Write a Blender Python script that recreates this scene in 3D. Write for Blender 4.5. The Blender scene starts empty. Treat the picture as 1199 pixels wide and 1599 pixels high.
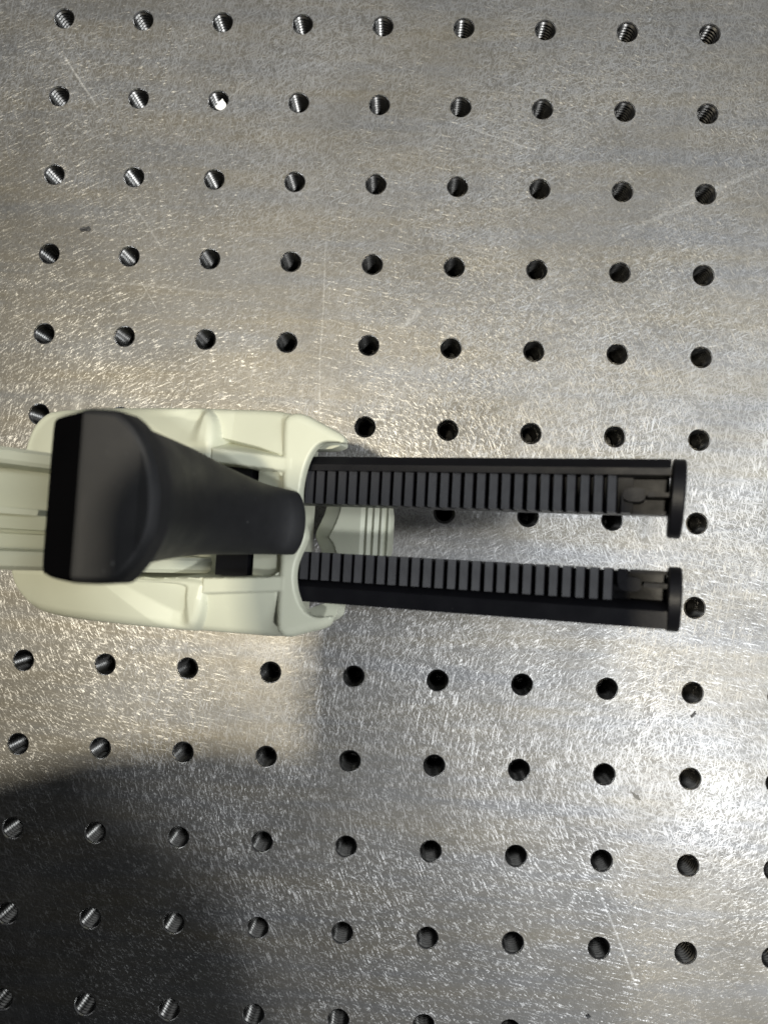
import bpy, bmesh, math, random
import numpy as np
from mathutils import Matrix, Vector, noise

random.seed(4)
SC = bpy.context.scene
COL = SC.collection
MM = 0.001

# ------------------------------------------------------------------ camera
CAM = Vector((113.0366, -159.7015, 221.5103))
AX = ((0.99870876, 0.04365641, -0.02597949),
      (0.04252857, -0.99819144, -0.04248731),
      (-0.02778735, 0.04132758, -0.99875918))
cd = bpy.data.cameras.new('camera')
cam = bpy.data.objects.new('camera', cd)
COL.objects.link(cam)
cx, cy, cz = (Vector(a) for a in AX)
m = Matrix((cx, -cy, -cz)).transposed().to_4x4()
m.translation = CAM * MM
cam.matrix_world = m
cd.sensor_fit = 'VERTICAL'
cd.sensor_height = 24.0
cd.sensor_width = 18.0
cd.lens = 24.0 * 1150.0 / 1599.0
cd.clip_start = 0.002
cd.clip_end = 50
cd.dof.use_dof = True
cd.dof.focus_distance = 0.205
cd.dof.aperture_fstop = cd.lens / 1.9
SC.camera = cam

# ------------------------------------------------------------------ world and lamps
SC.view_settings.view_transform = 'Standard'
SC.view_settings.look = 'None'
SC.view_settings.exposure = 0.0
SC.view_settings.gamma = 1.0
w = bpy.data.worlds.new('World')
SC.world = w
w.use_nodes = True
bg = w.node_tree.nodes['Background']
bg.inputs['Color'].default_value = (0.92, 0.95, 1.0, 1)
bg.inputs['Strength'].default_value = 0.04


def lamp(name, direction, dist, size, power, col, target=(100, -160, 0), sy=None):
    d = Vector(direction).normalized()
    l = bpy.data.lights.new(name, 'AREA')
    l.shape = 'RECTANGLE'
    l.size = size
    l.size_y = sy or size
    l.energy = power
    l.color = col
    o = bpy.data.objects.new(name, l)
    COL.objects.link(o)
    o.location = Vector(target) * MM + d * dist
    o.rotation_euler = d.to_track_quat('Z', 'Y').to_euler()
    return o


lamp('ceiling_lamp_west', (-0.19, 0.0, 1), 1.9, 0.085, 29.0, (1.0, 0.915, 0.745))
lamp('ceiling_lamp_middle', (0.44, -0.33, 1), 2.1, 0.16, 25.5, (0.95, 0.97, 1.0))
lamp('ceiling_lamp_east', (0.58, 0.12, 1), 2.3, 0.22, 23.5, (0.92, 0.96, 1.0), sy=0.9)
lamp('fill_lamp_north', (0.02, 0.72, 1), 2.3, 2.8, 11.5, (0.94, 0.97, 1.0), sy=0.9)  # unseen fill panel, added to brighten the top of the board

# ------------------------------------------------------------------ helpers


def tag(o, label=None, cat=None, group=None, kind=None):
    if label: o['label'] = label
    if cat: o['category'] = cat
    if group: o['group'] = group
    if kind: o['kind'] = kind
    return o


def mesh_obj(name, verts, faces, mat, parent=None, smooth=True, angle=40):
    me = bpy.data.meshes.new(name)
    me.from_pydata([tuple(float(c) * MM for c in v) for v in verts], [], faces)
    me.validate()
    bm = bmesh.new()
    bm.from_mesh(me)
    bmesh.ops.recalc_face_normals(bm, faces=bm.faces)
    bm.to_mesh(me)
    bm.free()
    return link(name, me, mat, parent, smooth, angle)


def link(name, me, mat, parent=None, smooth=True, angle=40):
    if mat: me.materials.append(mat)
    if smooth:
        me.polygons.foreach_set('use_smooth', [True] * len(me.polygons))
        me.set_sharp_from_angle(angle=math.radians(angle))
    o = bpy.data.objects.new(name, me)
    COL.objects.link(o)
    if parent: o.parent = parent
    return o


def bm_obj(name, bm, mat, parent=None, bevel=0, segs=2, angle=40):
    """bm in millimetres"""
    if bevel:
        es = [e for e in bm.edges if len(e.link_faces) == 2 and e.calc_face_angle(0) > 0.5]
        bmesh.ops.bevel(bm, geom=es, offset=bevel, segments=segs, affect='EDGES', profile=0.5, clamp_overlap=True)
    bmesh.ops.recalc_face_normals(bm, faces=bm.faces)
    bmesh.ops.scale(bm, vec=(MM, MM, MM), verts=bm.verts)
    me = bpy.data.meshes.new(name)
    bm.to_mesh(me)
    bm.free()
    return link(name, me, mat, parent, True, angle)


def add_box(bm, x0, x1, y0, y1, z0, z1):
    vs = [bm.verts.new(p) for p in ((x0, y0, z0), (x1, y0, z0), (x1, y1, z0), (x0, y1, z0),
                                    (x0, y0, z1), (x1, y0, z1), (x1, y1, z1), (x0, y1, z1))]
    for f in ((0, 3, 2, 1), (4, 5, 6, 7), (0, 1, 5, 4), (1, 2, 6, 5), (2, 3, 7, 6), (3, 0, 4, 7)):
        bm.faces.new([vs[i] for i in f])


def add_prism(bm, pts, a, b, axis='z'):
    """pts closed polygon; extruded from a to b along axis"""
    def P(p, h):
        if axis == 'z': return (p[0], p[1], h)
        if axis == 'x': return (h, p[0], p[1])
        return (p[0], h, p[1])
    lo = [bm.verts.new(P(p, a)) for p in pts]
    hi = [bm.verts.new(P(p, b)) for p in pts]
    n = len(pts)
    bm.faces.new(lo[::-1])
    bm.faces.new(hi)
    for i in range(n):
        bm.faces.new((lo[i], lo[(i + 1) % n], hi[(i + 1) % n], hi[i]))


def chaikin(p, it=2, k=0.25):
    for _ in range(it):
        q = []
        for i in range(len(p)):
            a = p[i]; b = p[(i + 1) % len(p)]
            q.append((a[0] * (1 - k) + b[0] * k, a[1] * (1 - k) + b[1] * k))
            q.append((a[0] * k + b[0] * (1 - k), a[1] * k + b[1] * (1 - k)))
        p = q
    return p


def sdf(U, V, poly):
    d = np.full(U.shape, 1e9)
    s = np.ones(U.shape)
    n = len(poly)
    for i in range(n):
        ax, ay = poly[i]; bx, by = poly[(i + 1) % n]
        ex, ey = bx - ax, by - ay
        wx, wy = U - ax, V - ay
        t = np.clip((wx * ex + wy * ey) / (ex * ex + ey * ey + 1e-12), 0, 1)
        d = np.minimum(d, (wx - ex * t) ** 2 + (wy - ey * t) ** 2)
        c1 = V >= ay; c2 = V < by; c3 = ex * wy > ey * wx
        flip = (c1 & c2 & c3) | (~c1 & ~c2 & ~c3)
        s = np.where(flip, -s, s)
    return s * np.sqrt(d)


def smax(a, b, k):
    h = np.clip(0.5 + 0.5 * (a - b) / k, 0, 1)
    return b * (1 - h) + a * h + k * h * (1 - h)


def smin(a, b, k):
    return -smax(-a, -b, k)


def edge_round(d, r, drop=40.0, slope=6.0):
    """height below a plateau top for a signed distance (negative inside): quarter-round fillet then a steep wall"""
    x = np.clip((d + r) / r, 0, 0.985)
    f = r - r * np.sqrt(1 - x * x)
    return f + np.clip(d + 0.015 * r, 0, None) * slope


def heightfield(name, S, H, U, V, bottom, mat, parent, inner=0.0):
    """solid from a height map over the region S<0, its rim snapped to the outline, with walls down to bottom(u,v)"""
    nu, nv = U.shape
    du = U[1, 0] - U[0, 0]
    inside = S < 0
    cell = inside[:-1, :-1] | inside[1:, :-1] | inside[:-1, 1:] | inside[1:, 1:]
    used = np.zeros(U.shape, bool)
    for a in (0, 1):
        for b in (0, 1):
            used[a:nu - 1 + a, b:nv - 1 + b] |= cell
    gx, gy = np.gradient(S, du)
    g = np.sqrt(gx * gx + gy * gy) + 1e-9
    mv = used & (S > 0)
    Ux = np.where(mv, U - S * gx / g, U)
    Vx = np.where(mv, V - S * gy / g, V)
    idx = -np.ones(U.shape, int)
    idx[used] = np.arange(used.sum())
    verts = np.stack([Ux[used], Vx[used], H[used]], 1)
    ii, jj = np.nonzero(cell)
    faces = np.stack([idx[ii, jj], idx[ii + 1, jj], idx[ii + 1, jj + 1], idx[ii, jj + 1]], 1)
    # boundary walls
    e = np.concatenate([faces[:, [k, (k + 1) % 4]] for k in range(4)])
    key = np.sort(e, 1)
    _, first, cnt = np.unique(key[:, 0] * 10 ** 7 + key[:, 1], return_index=True, return_counts=True)
    be = e[first[cnt == 1]]
    bv = np.unique(be)
    mp = {int(v): len(verts) + i for i, v in enumerate(bv)}
    low = verts[bv].copy()
    low[:, 2] = np.minimum(bottom(low[:, 0], low[:, 1]), low[:, 2] - 0.2)
    allv = np.concatenate([verts, low]) * MM
    fl = faces.tolist() + [[int(b), int(a), mp[int(a)], mp[int(b)]] for a, b in be]
    me = bpy.data.meshes.new(name)
    me.from_pydata(allv.tolist(), [], fl)
    return link(name, me, mat, parent, True, 50)


def sstep(x):
    x = np.clip(x, 0, 1)
    return x * x * (3 - 2 * x)


# ------------------------------------------------------------------ materials
def new_mat(name):
    mt = bpy.data.materials.new(name)
    mt.use_nodes = True
    nt = mt.node_tree
    return mt, nt, nt.nodes['Principled BSDF']


class NT:
    def __init__(s, nt): s.nt = nt
    def node(s, t, **kw):
        n = s.nt.nodes.new(t)
        for k, v in kw.items(): setattr(n, k, v)
        return n
    def put(s, sock, val):
        if isinstance(val, bpy.types.NodeSocket): s.nt.links.new(val, sock)
        else: sock.default_value = val
    def math(s, op, a, b=None, c=None, clamp=False):
        n = s.node('ShaderNodeMath', operation=op); n.use_clamp = clamp
        s.put(n.inputs[0], a)
        if b is not None: s.put(n.inputs[1], b)
        if c is not None: s.put(n.inputs[2], c)
        return n.outputs[0]
    def mapping(s, vec, loc=(0, 0, 0), rot=0, scale=(1, 1, 1), kind='POINT'):
        n = s.node('ShaderNodeMapping', vector_type=kind)
        s.put(n.inputs['Vector'], vec)
        n.inputs['Location'].default_value = loc
        n.inputs['Rotation'].default_value = (0, 0, rot)
        n.inputs['Scale'].default_value = scale
        return n.outputs[0]
    def noise(s, vec, scale=1, detail=2, rough=0.5, dist=0, dim='3D'):
        n = s.node('ShaderNodeTexNoise', noise_dimensions=dim)
        s.put(n.inputs['Vector'], vec)
        n.inputs['Scale'].default_value = scale
        n.inputs['Detail'].default_value = detail
        n.inputs['Roughness'].default_value = rough
        n.inputs['Distortion'].default_value = dist
        return n.outputs[0]
    def ramp(s, fac, lo, hi, a=0.0, b=1.0):
        n = s.node('ShaderNodeMapRange'); n.clamp = True
        s.put(n.inputs[0], fac)
        for i, v in enumerate((lo, hi, a, b)): n.inputs[1 + i].default_value = v
        return n.outputs[0]
    def mix(s, fac, a, b):
        n = s.node('ShaderNodeMix', data_type='RGBA')
        s.put(n.inputs['Factor'], fac); s.put(n.inputs['A'], a); s.put(n.inputs['B'], b)
        return n.outputs['Result']


def coords(nt, mm=True):
    n = NT(nt)
    tc = n.node('ShaderNodeTexCoord').outputs['Object']
    return n, (n.mapping(tc, scale=(1000, 1000, 1000)) if mm else tc)


def plastic(name, base, rough, var=0.04, grain=0.0, grain_scale=6.0, spec=0.5, specks=0.0, speck_col=(0.3, 0.3, 0.3, 1)):
    mt, nt, bs = new_mat(name)
    n, c = coords(nt)
    big = n.noise(c, 0.07, 3)
    dark = tuple(x * (1 - var) for x in base) + (1,)
    light = tuple(min(1, x * (1 + var)) for x in base) + (1,)
    col = n.mix(n.ramp(big, 0.3, 0.7), dark, light)
    if specks:
        sp = n.ramp(n.noise(c, 1.3, 1, 0.4), 0.74, 0.80)
        sm = n.ramp(n.noise(c, 0.11, 2), 0.52, 0.70)
        f = n.math('MULTIPLY', n.math('MULTIPLY', sp, sm), specks)
        col = n.mix(f, col, speck_col)
    nt.links.new(col, bs.inputs['Base Color'])
    rn = n.ramp(n.noise(c, 0.25, 4), 0.3, 0.7, rough - 0.06, rough + 0.06)
    nt.links.new(rn, bs.inputs['Roughness'])
    bs.inputs['Specular IOR Level'].default_value = spec
    if grain:
        b = n.node('ShaderNodeBump')
        b.inputs['Strength'].default_value = grain
        b.inputs['Distance'].default_value = 0.00008
        nt.links.new(n.noise(c, grain_scale, 2), b.inputs['Height'])
        nt.links.new(b.outputs[0], bs.inputs['Normal'])
    return mt


CREAM = plastic('cream_plastic', (0.505, 0.518, 0.41), 0.42, 0.03, 0.25, 3.0, 0.45)
CREAM_DEEP = CREAM
BLACK = plastic('black_trigger_plastic', (0.0085, 0.0087, 0.0095), 0.54, 0.15, 0.5, 5.0, 0.45, 0.8, (0.16, 0.16, 0.16, 1))
FACET_SHADE = plastic('black_facet_shade', (0.003, 0.003, 0.0035), 0.8, 0.1, 0.3, 4.0, 0.0)  # near-black variant of the trigger plastic: shade painted on the cap's rear facet
RACKM = plastic('black_rack_plastic', (0.0045, 0.0045, 0.0058), 0.45, 0.15, 0.35, 3.0, 0.2, 0.5, (0.10, 0.095, 0.085, 1))
PAPER = plastic('white_paper', (0.85, 0.84, 0.80), 0.8, 0.02)
GRIT = plastic('dark_grit', (0.05, 0.05, 0.05), 0.7, 0.3)
GREYGRIT = plastic('grey_grit', (0.16, 0.155, 0.14), 0.7, 0.3)
PHONEM = plastic('phone_shell', (0.02, 0.02, 0.022), 0.3, 0.05)

# brushed and scratched steel
STEEL, nt, bs = new_mat('brushed_steel')
n, c = coords(nt)
bs.inputs['Metallic'].default_value = 1.0
hs = []
ANG = [80, 98, 62, 116, 44, 134, 26, 152, 8, 170]
WT = [1.0, 0.95, 0.95, 0.9, 0.85, 0.85, 0.75, 0.75, 0.7, 0.7]
warp = n.noise(c, 0.012, 2)
wv = n.node('ShaderNodeVectorMath', operation='ADD')
nt.links.new(c, wv.inputs[0])
wn = n.node('ShaderNodeVectorMath', operation='SCALE')
wnz = n.node('ShaderNodeTexNoise'); wnz.inputs['Scale'].default_value = 0.02
nt.links.new(c, wnz.inputs['Vector'])
nt.links.new(wnz.outputs['Color'], wn.inputs[0]); wn.inputs['Scale'].default_value = 3.0
nt.links.new(wn.outputs[0], wv.inputs[1])
cw = wv.outputs[0]
tot = None
tan = None
for i, (a, k) in enumerate(zip(ANG, WT)):
    v = n.mapping(cw, loc=(13.7 * i, 7.1 * i, 0), rot=math.radians(-a), scale=(1, 1, 1))
    v2 = n.mapping(v, scale=(0.42 if i % 3 else 0.16, 2.1, 1))
    nz = n.noise(v2, 1.0, 1, 0.5, dim='2D')
    ln = n.math('MULTIPLY', n.ramp(nz, 0.62, 0.73), k)
    tot = ln if tot is None else n.math('MAXIMUM', tot, ln)
    tv = n.node('ShaderNodeVectorMath', operation='SCALE')
    tv.inputs[0].default_value = (math.cos(math.radians(a)), math.sin(math.radians(a)), 0)
    nt.links.new(n.math('ADD', ln, 0.01), tv.inputs['Scale'])
    if i % 2 and False: pass
    if tan is None: tan = tv.outputs[0]
    else:
        ad = n.node('ShaderNodeVectorMath', operation='ADD')
        nt.links.new(tan, ad.inputs[0]); nt.links.new(tv.outputs[0], ad.inputs[1])
        tan = ad.outputs[0]
tot = n.math('MULTIPLY', tot, n.ramp(n.noise(c, 0.02, 4, 0.65), 0.36, 0.62, 0.45, 1.15))
nrm = n.node('ShaderNodeVectorMath', operation='NORMALIZE')
nt.links.new(tan, nrm.inputs[0])
finev = n.noise(n.mapping(c, scale=(1.3, 0.9, 1)), 1.0, 3, 0.6, dim='2D')
bump = n.node('ShaderNodeBump')
bump.inputs['Strength'].default_value = 1.0
bump.inputs['Distance'].default_value = 0.000012
nt.links.new(finev, bump.inputs['Height'])
nt.links.new(bump.outputs[0], bs.inputs['Normal'])
gl = n.node('ShaderNodeBsdfAnisotropic')
gl.inputs['Roughness'].default_value = 0.36
gl.inputs['Anisotropy'].default_value = 0.62
nt.links.new(nrm.outputs[0], gl.inputs['Tangent'])
nt.links.new(n.mix(tot, (0, 0, 0, 1), (0.15, 0.15, 0.148, 1)), gl.inputs['Color'])
addsh = n.node('ShaderNodeAddShader')
nt.links.new(bs.outputs[0], addsh.inputs[0]); nt.links.new(gl.outputs[0], addsh.inputs[1])
nt.links.new(addsh.outputs[0], nt.nodes['Material Output'].inputs['Surface'])
# explicit long scratches and scuffs: (x0,y0,x1,y1,width,strength,colour)
SCR = [
    (0.5, -10.5, 13.5, -28.0, 0.45, 0.55, 1.1), (171.5, -66.0, 222.0, -38.0, 0.9, 0.17, 1.1),
    (120, -27.5, 150, -39.0, 0.35, 0.30, 1.1), (85.5, -63.0, 86.0, -127.0, 0.30, 0.22, 1.2),
    (28.5, -82.0, 35.0, -92.0, 0.20, 0.4, 1.2), (28.0, -91.0, 34.0, -80.0, 0.20, 0.35, 1.2),
    (174.5, -259.0, 187.0, -288.0, 0.40, 0.55, 1.3), (137.0, -211.5, 136.5, -225.0, 0.5, 0.6, 1.3),
    (101.0, -238.0, 102.5, -252.0, 0.22, 0.55, 1.3), (104.0, -118.0, 113.5, -150.0, 0.3, 0.35, 1.2),
    (52.0, -24.5, 60.0, -17.5, 0.25, 0.35, 1.2), (108.5, -94.5, 115.5, -87.0, 1.4, 0.25, 1.05),
    (137.0, -135.0, 133.5, -150.0, 0.3, 0.5, 1.3), (12.0, -118.0, 11.0, -130.0, 2.5, 0.25, 1.1),
    (23.0, -54.0, 36.0, -74.0, 0.5, 0.18, 1.1), (60, -102, 66, -98, 0.2, 0.35, 1.2),
    (205, -97, 196, -99, 0.22, 0.4, 1.3), (5.0, -82.0, 60.0, -86.0, 0.6, 0.15, 1.1),
]
DARKSCR = [(141, -286, 232, -231.0, 0.22, 0.55), (133, -279, 166, -266, 0.18, 0.4), (66, -290, 98, -262, 0.2, 0.25), (10, -95, 75, -97, 0.5, 0.2), (20, -101, 90, -100, 0.4, 0.18)]


def segment_mask(x0, y0, x1, y1, wd):
    L = math.hypot(x1 - x0, y1 - y0)
    a = math.atan2(y1 - y0, x1 - x0)
    v = n.mapping(c, loc=((x0 + x1) / 2, (y0 + y1) / 2, 0), rot=a, kind='TEXTURE')
    s = n.node('ShaderNodeSeparateXYZ')
    nt.links.new(v, s.inputs[0])
    wob = n.math('ADD', s.outputs[1], n.math('MULTIPLY', n.math('SUBTRACT', warp, 0.5), 6.0))
    mx = n.ramp(n.math('ABSOLUTE', s.outputs[0]), L / 2 * 0.7, L / 2, 1, 0)
    my = n.ramp(n.math('ABSOLUTE', wob), wd * 0.25, wd, 1, 0)
    return n.math('MULTIPLY', mx, my)


brk = n.ramp(n.noise(c, 0.9, 3, 0.6), 0.36, 0.6)
acc = None
for x0, y0, x1, y1, wd, st, _ in SCR:
    mk = n.math('MULTIPLY', segment_mask(x0, y0, x1, y1, wd), st)
    acc = mk if acc is None else n.math('MAXIMUM', acc, mk)
acc = n.math('MULTIPLY', acc, n.math('MULTIPLY_ADD', brk, 0.4, 0.1))
dac = None
for x0, y0, x1, y1, wd, st in DARKSCR:
    mk = n.math('MULTIPLY', segment_mask(x0, y0, x1, y1, wd), st)
    dac = mk if dac is None else n.math('MAXIMUM', dac, mk)
blot = n.ramp(n.noise(c, 0.035, 4, 0.6), 0.3, 0.7)
base = n.mix(blot, (0.110, 0.110, 0.109, 1), (0.145, 0.145, 0.144, 1))
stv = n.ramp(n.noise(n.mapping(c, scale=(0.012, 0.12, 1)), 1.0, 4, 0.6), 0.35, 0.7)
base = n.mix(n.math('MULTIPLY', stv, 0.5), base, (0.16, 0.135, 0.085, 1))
base = n.mix(dac, base, (0.14, 0.135, 0.13, 1))
base = n.mix(acc, base, (0.9, 0.9, 0.87, 1))
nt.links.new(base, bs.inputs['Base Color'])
ro = n.ramp(n.noise(c, 0.05, 4, 0.6), 0.3, 0.7, 0.46, 0.54)
ro = n.math('ADD', ro, n.math('MULTIPLY', acc, 0.3))
nt.links.new(ro, bs.inputs['Roughness'])

# machined steel inside the threaded holes
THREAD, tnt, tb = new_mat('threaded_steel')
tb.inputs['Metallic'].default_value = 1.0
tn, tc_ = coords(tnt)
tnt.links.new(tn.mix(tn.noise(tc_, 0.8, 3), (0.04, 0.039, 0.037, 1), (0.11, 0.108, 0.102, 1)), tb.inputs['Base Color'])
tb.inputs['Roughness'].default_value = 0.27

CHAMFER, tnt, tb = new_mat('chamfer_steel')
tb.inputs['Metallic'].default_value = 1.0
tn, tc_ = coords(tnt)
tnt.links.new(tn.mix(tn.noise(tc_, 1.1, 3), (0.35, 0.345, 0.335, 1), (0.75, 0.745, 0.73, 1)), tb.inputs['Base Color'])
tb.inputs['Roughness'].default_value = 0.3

# ------------------------------------------------------------------ breadboard
P = 25.0
C0, C1, R0, R1 = -4, 13, -3, 15
RAD = 3.3
SEG = 32
bm = bmesh.new()
ring = [(math.cos(2 * math.pi * k / SEG), math.sin(2 * math.pi * k / SEG)) for k in range(SEG)]


def sq(p, h):
    s = h / max(abs(p[0]), abs(p[1]))
    return (p[0] * s, p[1] * s)


for cc in range(C0, C1 + 1):
    for rr in range(R0, R1 + 1):
        x, y = P * cc, -P * rr
        inn = [bm.verts.new((x + RAD * a, y + RAD * b, 0)) for a, b in ring]
        mid = [bm.verts.new((x + 6 * a, y + 6 * b, 0)) for a, b in ring]
        out = [bm.verts.new((x + sq(p, P / 2)[0], y + sq(p, P / 2)[1], 0)) for p in ring]
        for k in range(SEG):
            j = (k + 1) % SEG
            bm.faces.new((inn[k], mid[k], mid[j], inn[j]))
            bm.faces.new((mid[k], out[k], out[j], mid[j]))
bmesh.ops.remove_doubles(bm, verts=bm.verts, dist=0.01)
X0, X1, Y0, Y1 = P * C0 - 12.5, P * C1 + 12.5, -P * R1 - 12.5, -P * R0 + 12.5
M_ = 300
fx = [X0 - M_, X0, X1, X1 + M_]; fy = [Y0 - M_, Y0, Y1, Y1 + M_]
for i in range(3):
    for j in range(3):
        if i == 1 and j == 1: continue
        bm.faces.new([bm.verts.new(p) for p in ((fx[i], fy[j], 0), (fx[i + 1], fy[j], 0), (fx[i + 1], fy[j + 1], 0), (fx[i], fy[j + 1], 0))])
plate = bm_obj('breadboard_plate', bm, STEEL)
plate.data.polygons.foreach_set('use_smooth', [False] * len(plate.data.polygons))
tag(plate, kind='structure')

# threaded hole: chamfer, helical thread, blind end
bm = bmesh.new()
HS = 28
rows = []


def hring(r, z, hel=0.0):
    return [bm.verts.new((r * math.cos(2 * math.pi * k / HS), r * math.sin(2 * math.pi * k / HS), z - hel * k / HS)) for k in range(HS)]


rows.append(hring(RAD + 0.02, 0.004))
rows.append(hring(3.05, -0.36))
PT = 1.2
z = -0.45
for t in range(10):
    for r, dz in ((3.05, 0.0), (3.05, -0.22), (2.52, -0.56), (2.52, -0.74)):
        rows.append(hring(r, z + dz))
    z -= PT
rows.append(hring(2.6, z - 2.0))
rows.append(hring(0.01, z - 3.2))
for a, b in zip(rows[:-1], rows[1:]):
    for k in range(HS):
        j = (k + 1) % HS
        bm.faces.new((a[k], a[j], b[j], b[k]))
# skew the thread into a helix
for v in bm.verts:
    if v.co.z < -0.4:
        ang = math.atan2(v.co.y, v.co.x) / (2 * math.pi)
        v.co.x += 0.0
        v.co.z -= PT * 0.0 * ang
for v in bm.verts:
    v.co *= MM
bmesh.ops.recalc_face_normals(bm, faces=bm.faces)
bmesh.ops.reverse_faces(bm, faces=bm.faces)
hm = bpy.data.meshes.new('threaded_hole')
bm.to_mesh(hm); bm.free()
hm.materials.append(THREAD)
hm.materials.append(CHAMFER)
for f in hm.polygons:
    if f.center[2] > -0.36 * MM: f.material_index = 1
hm.polygons.foreach_set('use_smooth', [True] * len(hm.polygons))
hm.set_sharp_from_angle(angle=math.radians(25))
rng = random.Random(2)
for rr in range(R0, R1 + 1):
    for cc in range(C0, C1 + 1):
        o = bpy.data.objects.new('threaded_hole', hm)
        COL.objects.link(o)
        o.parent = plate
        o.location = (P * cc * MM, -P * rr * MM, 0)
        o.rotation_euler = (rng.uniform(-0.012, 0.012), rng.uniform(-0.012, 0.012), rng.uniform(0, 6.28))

# ------------------------------------------------------------------ the dispensing gun (frame: u along racks, v across, w up from the rack face)
gun = bpy.data.objects.new('dispensing_gun', None)
COL.objects.link(gun)
G = Matrix(((0.9527, 0.0088, -0.3039), (-0.0033, 0.9998, 0.0185), (0.3040, -0.0166, 0.9525))).to_4x4()
G.translation = Vector((90.1, -157.3, 49.1)) * MM
gun.matrix_world = G
gun.empty_display_size = 0.02
tag(gun, 'cream and black twin cartridge dispensing gun lying upside down on the steel breadboard', 'dispensing gun')

# --- body shell as a moulded relief
st = 0.22
U, V = np.meshgrid(np.arange(-95, 15, st), np.arange(-32, 34, st), indexing='ij')
plate_poly = [(-5.9, 24.3), (-5.2, 25.8), (-3.9, 26.8), (-0.8, 26.8), (3.8, 24.5), (8.6, 22.2), (10.4, 20.7), (10.5, 19.5), (8.0, 19.9), (4.8, 19.9), (2.8, 18.2), (1.2, 15.1),
              (0.3, 10.9), (0.1, 7.2), (0.7, 3.6), (1.6, 0.7), (2.4, -1.5), (1.9, -3.7), (0.7, -6.3), (-0.1, -8.8), (-0.2, -11.7), (0.4, -14.6), (1.8, -17.6), (3.9, -19.5),
              (6.4, -20.0), (8.8, -19.4), (9.6, -19.5), (9.3, -21.2), (7.8, -22.4), (3.2, -23.8), (-1.4, -25.3), (-3.2, -24.6), (-4.4, -23.0), (-4.2, 0)]
plate_poly = chaikin(plate_poly, 2)
sil = [(-84.2, -8), (-84.2, -16.0), (-83.0, -20.5), (-79.5, -24.6), (-74.5, -25.8), (-54.5, -26.5), (-31.1, -26.4), (-16.5, -26.2), (-4.3, -26.0), (-3.4, -24), (-3.4, 25), (-4.6, 27.9),
       (-29.8, 29.6), (-77.0, 30.1), (-82.4, 27.8), (-85.2, 22.1), (-85.2, 10)]
sil = chaikin(sil, 2)
railU = [(-24, 18.6), (-24, 14.8), (-5, 13.0), (-2, 13), (-2, 16.4), (-5, 16.4)]
railL = [(-24, -16.6), (-24, -12.6), (-4, -11.2), (-2, -11.2), (-2, -14.8), (-4, -14.8)]
lobeU = chaikin([(-23.4, 14.5), (-23.8, 19.0), (-24.0, 22.5), (-25.4, 26.2), (-28.6, 29.4), (-34, 32), (-60, 33), (-95, 33), (-95, 12), (-60, 14.8), (-26, 14.8)], 2)
lobeL = chaikin([(-23.0, -12.6), (-23.4, -17.0), (-23.9, -20.5), (-26.4, -24.6), (-30.5, -28), (-60, -30), (-95, -30), (-95, -12), (-60, -14), (-40, -13.9)], 2)
trough = chaikin([(-4.9, 13.2), (-4.2, 0), (-4.0, -11.4), (-21.5, -12.7), (-40, -13.9), (-92, -14), (-92, 15.4), (-60, 15.4), (-23.6, 14.9)], 1, 0.12)
dS = sdf(U, V, sil)
dP = sdf(U, V, plate_poly)
S = np.minimum(dS, dP)
# recessed side panels
av = np.abs(V - 1.0)
panelU = 4.0 - 2.2 * np.clip((-U - 4) / 17, 0, 1) - 0.17 * np.clip(av - 16, 0, None)
shade_pocket = sdf(U, V, [(-25.5, 22.0), (-25.5, 18.7), (-4.6, 16.3), (-4.6, 16.7), (-13, 19.2)])  # deep wedge added beside the rail, its darkness stands for a cast shadow
panelU = panelU - 9.0 * sstep(-shade_pocket / 1.3)
panelL = 4.0 - 0.26 * np.clip(av - 16, 0, None) - 0.022 * np.clip(av - 16, 0, None) ** 2
panel = np.where(V > 0, panelU, panelL)
panel = panel - edge_round(dS, 1.8, slope=5)
top_lobe = 5.0 - 0.06 * np.clip(av - 15.5, 0, None) - 0.018 * np.clip(av - 15.5, 0, None) ** 2
# scooped thumb hollows
def scoop(uc, vc, ru, rv, depth, rot):
    cr, sr = math.cos(rot), math.sin(rot)
    a = ((U - uc) * cr + (V - vc) * sr) / ru
    b = (-(U - uc) * sr + (V - vc) * cr) / rv
    q = np.clip(1 - (a * a + b * b), 0, 1)
    return depth * q ** 0.75
def facet_scoop(past, v_in, v_out, slope, deepest):
    """hollow that starts on a sharp crease (past = distance beyond it) and climbs back to the rim of the lobe"""
    vv = np.abs(V)
    depth = np.clip(past * slope, 0, deepest)
    return depth * sstep((-27.4 - U) / 4.5) * sstep((v_out - vv) / 3.2) * sstep((vv - v_in) / 1.4)
past_lower = ((U + 55.0) * 0.62 - (-V - 14.6)) * 0.85
past_upper = ((V - 26.0) + 0.49 * (U + 46.0)) * 0.9
top_lobe = top_lobe - np.where(V > 0, facet_scoop(past_upper, 15.4, 29.8, 0.45, 5.0), facet_scoop(past_lower, 14.4, 26.4, 0.42, 4.6))
tail = np.clip((-58 - U) / 30, 0, 1)
top_lobe = top_lobe - 5.0 * tail ** 2
dl = np.where(V > 0, sdf(U, V, lobeU), sdf(U, V, lobeL))
Hl = top_lobe + 0.7 * np.clip((U + 34) / 8, 0, 1) * np.clip((av - 16) / 3, 0, 1) - edge_round(dl, 1.9, slope=6.0) - edge_round(dS, 3.0, slope=4)
Hr = 5.0 - edge_round(np.minimum(sdf(U, V, railU), sdf(U, V, railL)), 0.7, slope=3.0)
plate_outer = chaikin([(-5.9, 24.3), (-5.2, 25.8), (-3.9, 26.8), (-0.8, 26.8), (3.8, 24.5), (8.6, 22.2), (11.5, 20.6), (40, 10), (40, -10), (10.5, -20.6), (7.8, -22.4), (3.2, -23.8),
                       (-1.4, -25.3), (-3.2, -24.6), (-4.6, -23.0), (-4.4, 0)], 2)
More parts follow.
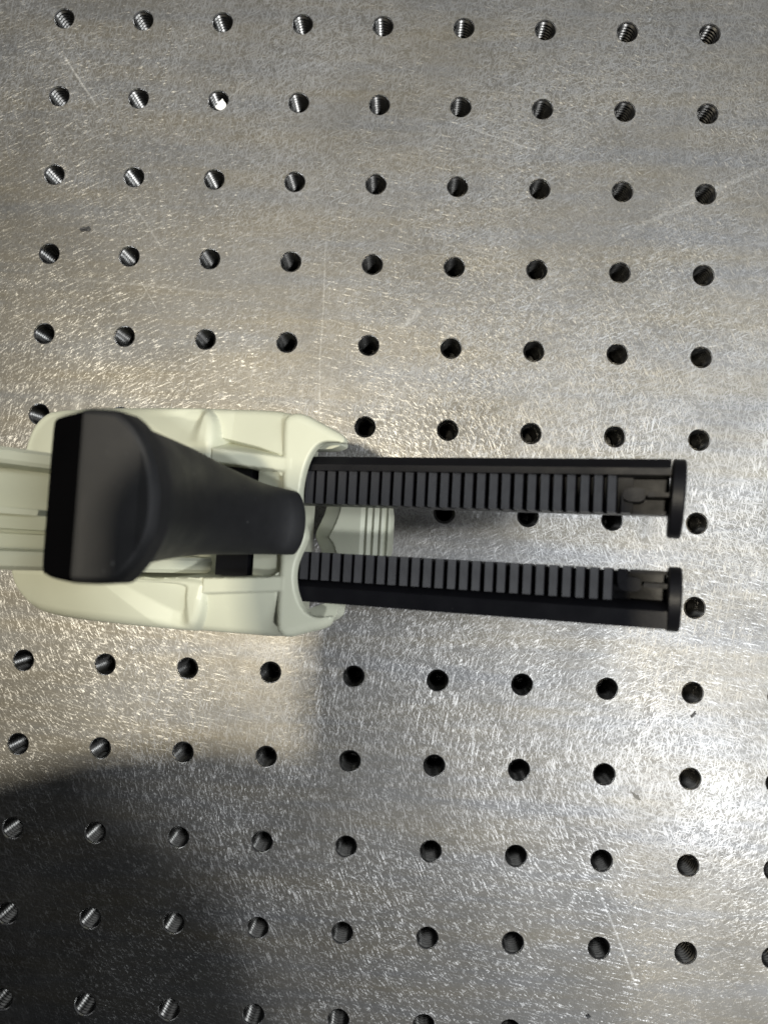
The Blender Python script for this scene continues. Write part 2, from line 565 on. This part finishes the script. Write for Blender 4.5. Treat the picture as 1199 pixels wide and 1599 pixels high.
Hp = np.minimum(5.0 - edge_round(dP, 0.45, slope=5.0), 5.0 - edge_round(sdf(U, V, plate_outer), 2.2, slope=4.0))
# soft shoulder along the plate's outer edge
H = smax(panel, Hl, 0.3)
H = smax(H, Hr, 0.25)
H = smax(H, Hp, 0.25)
# trough carved through
dT = sdf(U, V, trough)
floor = np.where(U > -13.2, 2.0, -15.0)
floor = np.where(U > -13.2, floor - 0.35 * np.clip(-5 - U, 0, 20) * 0.6, floor)

carve = np.where(dT < 0, np.maximum(floor, 5.0 - 14 * np.clip(-dT, 0, None)), 50.0)
rimr = np.where(dT >= 0, 5.0 - 0.55 + 0.55 * np.sqrt(np.clip(1 - (np.clip(0.55 - dT, 0, 0.55) / 0.55) ** 2, 0, 1)), 50)
H = np.where(dT < 0, np.minimum(H, carve), np.minimum(H, np.where(dT < 0.55, rimr, 50)))
H = np.maximum(H, -20)


def body_bottom(u, v):
    board = (0.4 - 49.1 - 0.304 * u + 0.0166 * v) / 0.9525
    b = np.where(u > -3.3, 2.6, np.where(u > -9.5, -2.0, -21.0))
    return np.maximum(b, board)


body = heightfield('body_shell', S, H, U, V, body_bottom, CREAM, gun)

# bulkhead below the front plate, with the dark opening between the cartridge seats
bm = bmesh.new()
add_box(bm, -9.6, -7.6, 5.6, 23.5, -21, -2.2)
add_box(bm, -9.6, -7.6, -21.5, -1.6, -21, -2.2)
add_box(bm, -9.6, -7.6, -1.6, 5.6, -21, -13.4)
add_box(bm, -9.6, -7.6, -1.6, 5.6, -6.5, -2.2)
bm_obj('bulkhead', bm, CREAM, gun, 0.2)
bm = bmesh.new()
add_box(bm, -80, -20, -20, 22, -24, -20.6)
for vtx in bm.verts:
    b = (0.3 - 49.1 - 0.304 * vtx.co.x + 0.0166 * vtx.co.y) / 0.9525
    if vtx.co.z < -21: vtx.co.z = min(-21.2, b)
bm_obj('back_cover', bm, CREAM, gun, 0.0)

# cartridge cradle with its cusp and ridged tongue
st = 0.25
Uc, Vc = np.meshgrid(np.arange(-8, 20, st), np.arange(-16, 18, st), indexing='ij')
crA = [(16.0, 11.5), (16.1, -10.5), (6.5, -10.5), (3.6, -8.0), (1.9, -5.2), (0.9, -2.7), (-0.6, -1.5), (0.4, 0.2), (2.0, 3.9), (2.7, 7.7), (3.2, 11.5)]
crB = [(16.0, 11.5), (16.1, -10.5), (2, -10.5), (-2.4, -7.0), (-3.8, -3.6), (-5.0, -1.6), (-5.2, -0.6), (-4.3, 1.6), (-3.0, 4.6), (-2.2, 8.0), (-1.8, 11.5)]
sA = sdf(Uc, Vc, chaikin(crA, 2, 0.2)); sB = sdf(Uc, Vc, chaikin(crB, 2, 0.2))
Hc = -14.0 - edge_round(sA, 0.5, slope=0.55)
rid = np.clip((Uc - 8.0) / 0.4, 0, 1) * np.clip((16.4 - Uc) / 0.3, 0, 1)
ph = (Uc - 8.2) / 1.85
tri = np.abs((ph % 1.0) - 0.5) * 2
Hc = Hc - rid * 0.75 * np.clip(1.6 * (1 - tri) - 0.3, 0, 1)
heightfield('cartridge_cradle', sB, Hc, Uc, Vc, lambda u, v: np.where(u > 4, -17.0, -19.5), CREAM, gun)

# retaining tabs under the two tips of the front plate
for pts in ([(-3, 23.0), (4.6, 22.0), (7.0, 21.0), (6.9, 19.9), (4.5, 19.1), (-3, 19.1)],
            [(-3, -19.6), (0.9, -18.8), (3.8, -17.6), (8.0, -16.2), (8.8, -17.0), (8.4, -19.8), (6.0, -21.6), (-3, -22)]):
    bm = bmesh.new()
    add_prism(bm, chaikin(pts, 1, 0.15), -6.0, -1.4)
    bm_obj('retaining_tab', bm, CREAM, gun, 0.45, 3)

# black pawl block in the trough
bm = bmesh.new()
add_box(bm, -23.4, -14.6, 9.6, 14.6, -14.9, 1.0)
add_box(bm, -23.4, -14.6, -12.1, -4.5, -14.9, 0.4)
add_box(bm, -22.5, -16.0, -4.5, 9.6, -14.9, -1.5)
bm_obj('pawl_block', bm, RACKM, gun, 0.3)

# --- trigger: lofted D-shaped lever with a flared end
SEC = [  # w, corner u, v_low, v_high, bulge, depth
    (-6.0, -6.4, -4.6, 6.6, 1.2, 5.5), (1.0, -3.0, -5.6, 7.6, 1.8, 7.5), (6.0, 1.2, -6.2, 8.1, 2.7, 9.5), (9.0, -2.9, -6.3, 8.7, 3.4, 9.5), (13.0, -5.8, -6.5, 9.5, 4.2, 10.0),
    (22.0, -10.0, -6.9, 12.1, 5.8, 10.5), (31.0, -11.9, -7.5, 14.3, 6.8, 10.5), (40.0, -11.4, -8.5, 15.0, 7.4, 11.0), (50.0, -9.0, -9.5, 15.0, 7.8, 11.5),
    (53.0, -8.2, -9.8, 14.6, 7.6, 11.0), (56.4, -8.4, -9.8, 14.2, 7.2, 9.5)]


def dsec(w_, uc, v0, v1, bulge, dep, nA=22):
    """closed D outline: arc on the front (+u), rounded flat back"""
    pts = []
    vm, hv = (v0 + v1) / 2, (v1 - v0) / 2
    for i in range(nA + 1):
        t = math.radians(-90 + 180 * i / nA)
        s = math.sin(t)
        pts.append((uc + bulge * (math.cos(t) ** 1.25), vm + hv * s, w_))
    bk = uc - dep
    for f, g in ((0.45, 1.0), (0.8, 0.985), (0.94, 0.93), (1.0, 0.82), (1.0, 0.4), (1.0, 0.0), (1.0, -0.4), (1.0, -0.82), (0.94, -0.93), (0.8, -0.985), (0.45, -1.0)):
        pts.append((uc - dep * f, vm + hv * g, w_))
    return pts


def loft(secs, tilt=None):
    verts, faces = [], []
    k = len(secs[0])
    for s in secs: verts += s
    for i in range(len(secs) - 1):
        for j in range(k):
            a = i * k + j; b = i * k + (j + 1) % k
            faces.append((a, b, b + k, a + k))
    faces.append(tuple(range(k))[::-1])
    faces.append(tuple(range((len(secs) - 1) * k, len(secs) * k)))
    return verts, faces


def interp(secs, step=1.5):
    out = []
    a = np.array(secs)
    ws = np.arange(a[0, 0], a[-1, 0], step).tolist() + [a[-1, 0]]
    for q in ws:
        out.append([q] + [float(np.interp(q, a[:, 0], a[:, i])) for i in range(1, a.shape[1])])
    b = np.array(out)
    for _ in range(2):
        b[1:-1, 1:] = 0.25 * b[:-2, 1:] + 0.5 * b[1:-1, 1:] + 0.25 * b[2:, 1:]
    return [tuple(r) for r in b]


vs, fs = loft([dsec(*s) for s in interp(SEC)])
# front lip starts as a free curved foot: lift the part in front of the trough so it clears the plate
vs2 = []
for (u, v, w_) in vs:
    if w_ < 6.0: u = min(u, -4.8 - 0.3 * (6 - w_))
    vs2.append((u, v, w_))
trig = mesh_obj('trigger', vs2, fs, BLACK, gun, True, 50)

CAPS = []
for w_, gr in ((55.6, -0.9), (56.0, 0.3), (58.9, 0.35), (59.6, 0.05), (60.1, -0.25), (60.35, -0.8)):
    CAPS.append((w_, gr))


def cap_outline(gr):
    base = [(-26.4, -10.6), (-26.4, 0), (-26.4, 15.2), (-25.2, 16.4), (-15, 15.9), (-6.6, 15.8), (-5.0, 15.2), (-2.4, 13.1), (0.6, 8.4), (2.0, 2.4), (1.8, -3.2), (-0.5, -7.6), (-3.4, -11.0), (-5.0, -11.9), (-14, -12.0), (-25.2, -12.0)]
    b = chaikin(base, 3, 0.25)
    cu, cv = -9.5, 2.0
    out = []
    for (x, y) in b:
        L = math.hypot(x - cu, y - cv)
        out.append((x + (x - cu) / L * gr, y + (y - cv) / L * gr))
    return out


def cap_w(u, v, w_):
    # the rear third of the end face falls away steeply behind a crease
    return w_ + 1.9 * max(0.0, min(1.0, (-u - 1.0) / 10.0)) - 0.62 * max(0.0, -11.2 - u)


rings = []
for w_, gr in CAPS:
    rings.append([(u, v, cap_w(u, v, w_) if gr > -1.5 and w_ > 57.5 else w_ - 0.62 * max(0, -11.2 - u)) for u, v in cap_outline(gr)])
# top face as inner rings so the crease can form
o0 = cap_outline(-0.8)
verts, faces = [], []
k = len(o0)
for r in rings: verts += r
for i in range(len(rings) - 1):
    for j in range(k):
        a = i * k + j; b = i * k + (j + 1) % k
        faces.append((a, b, b + k, a + k))
faces.append(tuple(range(k))[::-1])
bm = bmesh.new()
bv = [bm.verts.new(v) for v in verts]
for f in faces: bm.faces.new([bv[i] for i in f])
top = [bv[(len(rings) - 1) * k + j] for j in range(k)]
tf = bm.faces.new(top)
for uu in (-25, -22.5, -20, -18, -16, -14, -12.2, -11.7, -11.2, -10.7, -10.2, -8.5, -7, -5.5, -4, -2.5, -1):
    ge = [f for f in bm.faces if abs(f.normal.z) > 0.2 or len(f.verts) > 4]
    ge = [tf] if tf.is_valid and False else [f for f in bm.faces if all(v in top or v not in bv for v in f.verts)]
    gg = set(ge)
    for f in ge: gg.update(f.edges); gg.update(f.verts)
    bmesh.ops.bisect_plane(bm, geom=list(gg), plane_co=(uu, 0, 0), plane_no=(1, 0, 0))
for v in bm.verts:
    if v not in bv:
        v.co.z = cap_w(v.co.x, v.co.y, 60.35)
bm.normal_update()
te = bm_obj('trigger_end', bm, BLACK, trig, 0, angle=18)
te.data.materials.append(FACET_SHADE)
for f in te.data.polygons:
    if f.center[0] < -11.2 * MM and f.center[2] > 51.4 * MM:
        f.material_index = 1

# --- plunger racks
PITCH = 2.733
NT_ = 27
tooth_me = None


def tooth_mesh(v0, v1):
    b = bmesh.new()
    prof = [(0.0, -5.65), (1.9, -5.65), (1.85, -1.35), (1.7, -1.15), (0.12, -0.35), (0.0, -0.5)]
    add_prism(b, prof, v0, v1, 'y')
    bmesh.ops.recalc_face_normals(b, faces=b.faces)
    bmesh.ops.scale(b, vec=(MM,) * 3, verts=b.verts)
    me = bpy.data.meshes.new('tooth')
    b.to_mesh(me); b.free()
    me.materials.append(RACKM)
    return me


for sgn, tv0, tv1, rv0, rv1, u_last, dc, dr, tilt in ((1, 6.1, 13.75, 13.5, 17.3, 69.4, 9.6, 8.2, -0.05), (-1, -5.35, -11.5, -11.3, -16.9, 69.2, -11.0, 6.6, -0.02)):
    bm = bmesh.new()
    a, b2 = sorted((tv0, rv1))
    r0, r1 = sorted((rv0, rv1))
    # lower web, outer rail with a step, end block
    add_box(bm, -12, u_last + 3.0, a + 0.02, b2 - 0.4, -10.5, -5.6)
    add_box(bm, u_last + 3.0, 79.6, a + 0.02, b2 - 0.4, -10.5, -9.0)
    iv = sorted((tv0 + sgn * 0.03, tv0 + sgn * 0.8))
    add_box(bm, u_last + 3.01, 79.58, iv[0], iv[1], -9.01, -5.0)
    if sgn > 0:
        add_prism(bm, [(13.8, -5.7), (17.0, -5.7), (17.3, -1.5), (15.2, 0.6), (13.8, 0.6)], -12, 79.55, 'x')
    else:
        add_prism(bm, [(-11.6, -5.7), (-16.8, -5.7), (-16.9, 0.4), (-13.4, 0.6), (-12.0, -1.0)], -12, 79.55, 'x')
    rack = bm_obj('plunger_rack', bm, RACKM, gun, 0.18, 2)
    t0, t1 = sorted((tv0, tv1 + sgn * 0.3))
    me = tooth_mesh(t0, t1)
    for k in range(NT_):
        o = bpy.data.objects.new('tooth', me)
        COL.objects.link(o)
        o.parent = rack
        o.location = ((u_last - 2.05 - k * PITCH + rng.uniform(-0.05, 0.05)) * MM, 0, rng.uniform(-0.06, 0.02) * MM)
        o.rotation_euler = (rng.uniform(-0.003, 0.003), rng.uniform(-0.02, 0.02), 0)
    # last land, boss and rib before the end disc
    vm = (tv0 + tv1) / 2
    bm = bmesh.new()
    add_prism(bm, [(u_last + 0.75, t0), (u_last + 2.6, t0), (u_last + 1.3, vm - 1.6), (u_last + 0.75, vm)] if sgn > 0 else
              [(u_last + 0.75, t1), (u_last + 2.8, t1), (u_last + 2.4, vm + 0.6), (u_last + 0.75, vm + 0.1)], -5.61, -1.0)
    bm_obj('rack_land', bm, RACKM, rack, 0.1)
    bm = bmesh.new()
    add_prism(bm, chaikin([(u_last + 0.9, vm - 0.7), (u_last + 2.2, vm - 1.5), (u_last + 5.0, vm - 1.4), (u_last + 5.6, vm), (u_last + 5.0, vm + 1.4), (u_last + 2.2, vm + 1.5), (u_last + 0.9, vm + 0.7)], 1), -9.02, -1.7)
    bm_obj('rack_boss', bm, RACKM, rack, 0.3)
    bm = bmesh.new()
    add_box(bm, u_last + 5.8, 79.6, vm - 0.45, vm + 0.45, -9.03, -0.9)
    bm_obj('rack_rib', bm, RACKM, rack, 0.12)
    # end disc
    bm = bmesh.new()
    nseg = 56
    prof = [(0, 0.0), (0, dr - 0.35), (0.3, dr), (2.3, dr), (2.65, dr - 0.4), (2.65, 0.0)]
    vv = []
    for (x, r) in prof:
        if r == 0: vv.append([bm.verts.new((x, 0, 0))])
        else: vv.append([bm.verts.new((x, r * math.cos(2 * math.pi * i / nseg), r * math.sin(2 * math.pi * i / nseg))) for i in range(nseg)])
    for p, q in zip(vv[:-1], vv[1:]):
        for i in range(nseg):
            j = (i + 1) % nseg
            if len(p) == 1: bm.faces.new((p[0], q[i], q[j]))
            elif len(q) == 1: bm.faces.new((p[i], p[j], q[0]))
            else: bm.faces.new((p[i], p[j], q[j], q[i]))
    d = bm_obj('end_disc', bm, RACKM, rack, 0, angle=30)
    d.location = (79.55 * MM, dc * MM, -5.2 * MM)
    d.rotation_euler = (0, 0, tilt)

# --- handle: hollow grip rising from the back of the body
HL = 100.0
def hpt(v, d, s):
    """point on the handle: d behind its front face, s up along it"""
    k = -0.35
    return (-32.5 + k * s - d, v, s)
prof = [(12.8, 1.2), (12.0, 0.2), (10.2, 0.0), (9.4, 0.5), (9.2, 10.5), (2.0, 11.4), (-3.7, 11.8), (-3.9, 13.4), (-4.6, 14.0), (-4.8, 13.0), (-8.1, 13.0), (-8.4, 0.5),
        (-9.2, 0.0), (-11.4, 0.2), (-12.3, 1.4), (-12.6, 10), (-11.0, 21), (-6, 26), (0.2, 27), (6.4, 26), (11.4, 21), (13.0, 10)]
secs = []
for s in (-8, 10, 25, 30, 35, 40, 45, 50, 60, 75, 90, 98, 100):
    secs.append([hpt(v if s < 98 else 0.2 + (v - 0.2) * (1 - (s - 96) * 0.02), d, s) for v, d in prof])
vs, fs = loft(secs)
handle = mesh_obj('handle', vs, fs, CREAM, gun, True, 28)
bm = bmesh.new()
def hbox(v0, v1, d0, d1, s0, s1):
    p = [hpt(v, d, s) for s in (s0, s1) for (v, d) in ((v0, d0), (v1, d0), (v1, d1), (v0, d1))]
    q = [bm.verts.new(x) for x in p]
    for f in ((0, 3, 2, 1), (4, 5, 6, 7), (0, 1, 5, 4), (1, 2, 6, 5), (2, 3, 7, 6), (3, 0, 4, 7)):
        bm.faces.new([q[i] for i in f])
hbox(-0.6, 0.7, 7.4, 13.0, 30, 41.0)
bm_obj('handle_rib', bm, CREAM, handle, 0.25)
bm = bmesh.new()
hbox(-3.0, 9.3, 8.0, 13.0, 46.5, 48.0)
bm_obj('handle_web', bm, CREAM, handle, 0.3)

# ------------------------------------------------------------------ small things on the board
def crumb(name, x, y, r, mat, seed, label, cat, sx=1.0, sy=1.0, rot=0.0, flat=0.35, z=0.0):
    b = bmesh.new()
    bmesh.ops.create_icosphere(b, subdivisions=3, radius=1.0)
    for v in b.verts:
        f = 1 + 1.5 * noise.noise(v.co * 2.1 + Vector((seed, seed * 1.3, 0)))
        v.co = Vector((v.co.x * f * sx * r, v.co.y * f * sy * r, (v.co.z * f + 0.6) * flat * r))
    o = bm_obj(name, b, mat, None)
    o.location = (x * MM, y * MM, z * MM)
    o.rotation_euler = (0, 0, rot)
    tag(o, label, cat)
    return o


crumb('debris_speck', 10.9, -67.0, 1.0, GRIT, 3.1, 'small dark oval speck near the left edge, between the third and fourth hole rows', 'debris', 1.2, 0.6, 0.2)
crumb('debris_speck', 200.4, -206.3, 0.65, GRIT, 7.7, 'small dark grit smear on the bright steel just below the lower plunger end disc', 'debris', 1.6, 0.6, 0.9, 0.12)
crumb('debris_speck', 184.6, -231.0, 0.8, GREYGRIT, 12.4, 'pale grey crumb on the steel at the lower right between the hole rows', 'debris', 1.5, 0.55, -0.7, 0.15)
crumb('debris_speck', 172.5, -294.4, 0.6, GRIT, 5.2, 'tiny dark speck at the bottom right beside the long bright scratch', 'debris', 1, 0.8, 0.3)

# scrap of white paper pushed into one hole
bm = bmesh.new()
pts = [(-1.3, -2.0), (-0.2, -2.35), (1.2, -1.9), (2.0, -0.4), (1.5, 0.9), (0.9, 1.3), (0.5, 2.2), (0.1, 1.5), (-0.6, 0.8), (-1.0, -0.4), (-1.6, -1.1)]
add_prism(bm, chaikin(pts, 1), -0.12, 0.12)
bmesh.ops.subdivide_edges(bm, edges=bm.edges, cuts=2, use_grid_fill=True)
for v in bm.verts: v.co.z += 0.25 * noise.noise(v.co * 0.6)
sc = bm_obj('paper_scrap', bm, PAPER)
sc.location = (50.3 * MM, -25.3 * MM, -1.5 * MM)
sc.rotation_euler = (-0.25, 0.3, 0)
tag(sc, 'torn scrap of white paper stuck in a threaded hole near the top left', 'paper scrap')

# ------------------------------------------------------------------ the phone that takes the picture (out of frame, it shades part of the board)
bm = bmesh.new()
def rrect(x0, x1, y0, y1, r, n_=8):
    out = []
    for (px, py, a0) in ((x1 - r, y1 - r, 0), (x0 + r, y1 - r, 90), (x0 + r, y0 + r, 180), (x1 - r, y0 + r, 270)):
        for i in range(n_ + 1):
            t = math.radians(a0 + 90 * i / n_)
            out.append((px + r * math.cos(t), py + r * math.sin(t)))
    return out
add_prism(bm, rrect(-70, 12, -172, 15, 11), 1.5, 9.5)
ph = bm_obj('phone', bm, PHONEM, None, 1.2, 3)
pm = m.copy()
ph.matrix_world = pm
tag(ph, 'dark phone held level above the board, just behind the viewpoint', 'phone')

# two unseen tubes, added in place of hands and arms to shade the lower left
def blocker(path, tilt, label):
    rings = []
    for (x, y, z_, r) in path:
        rings.append([(x + 0.92 * r * math.cos(t), y + 18 + tilt * r * math.cos(t), z_ + 0.5 * r * math.sin(t) + 1.5 * math.sin(3 * t + x)) for t in [2 * math.pi * i / 28 for i in range(28)]])
    vs, fs = loft(rings)
    sl = mesh_obj('shadow_blocker', vs, fs, PHONEM, None, True, 60)
    tag(sl, label, 'blocker', 'added shadow tubes beside the phone')


blocker(((-86, -480, 150, 70), (-42, -390, 168, 73), (-14, -320, 185, 73), (-2, -274, 198, 69), (1, -254, 206, 62), (3, -242, 210, 50), (5, -236, 212, 20)), 0.12,
       'unseen dark tube added at the lower left beside the phone to cast shade')
blocker(((160, -640, 150, 68), (146, -520, 172, 66), (122, -410, 190, 62), (110, -350, 200, 57), (106, -330, 206, 52), (104, -320, 208, 40), (103, -315, 209, 18)), -0.05,
       'unseen dark tube added below, on the right side of the phone, to cast shade')
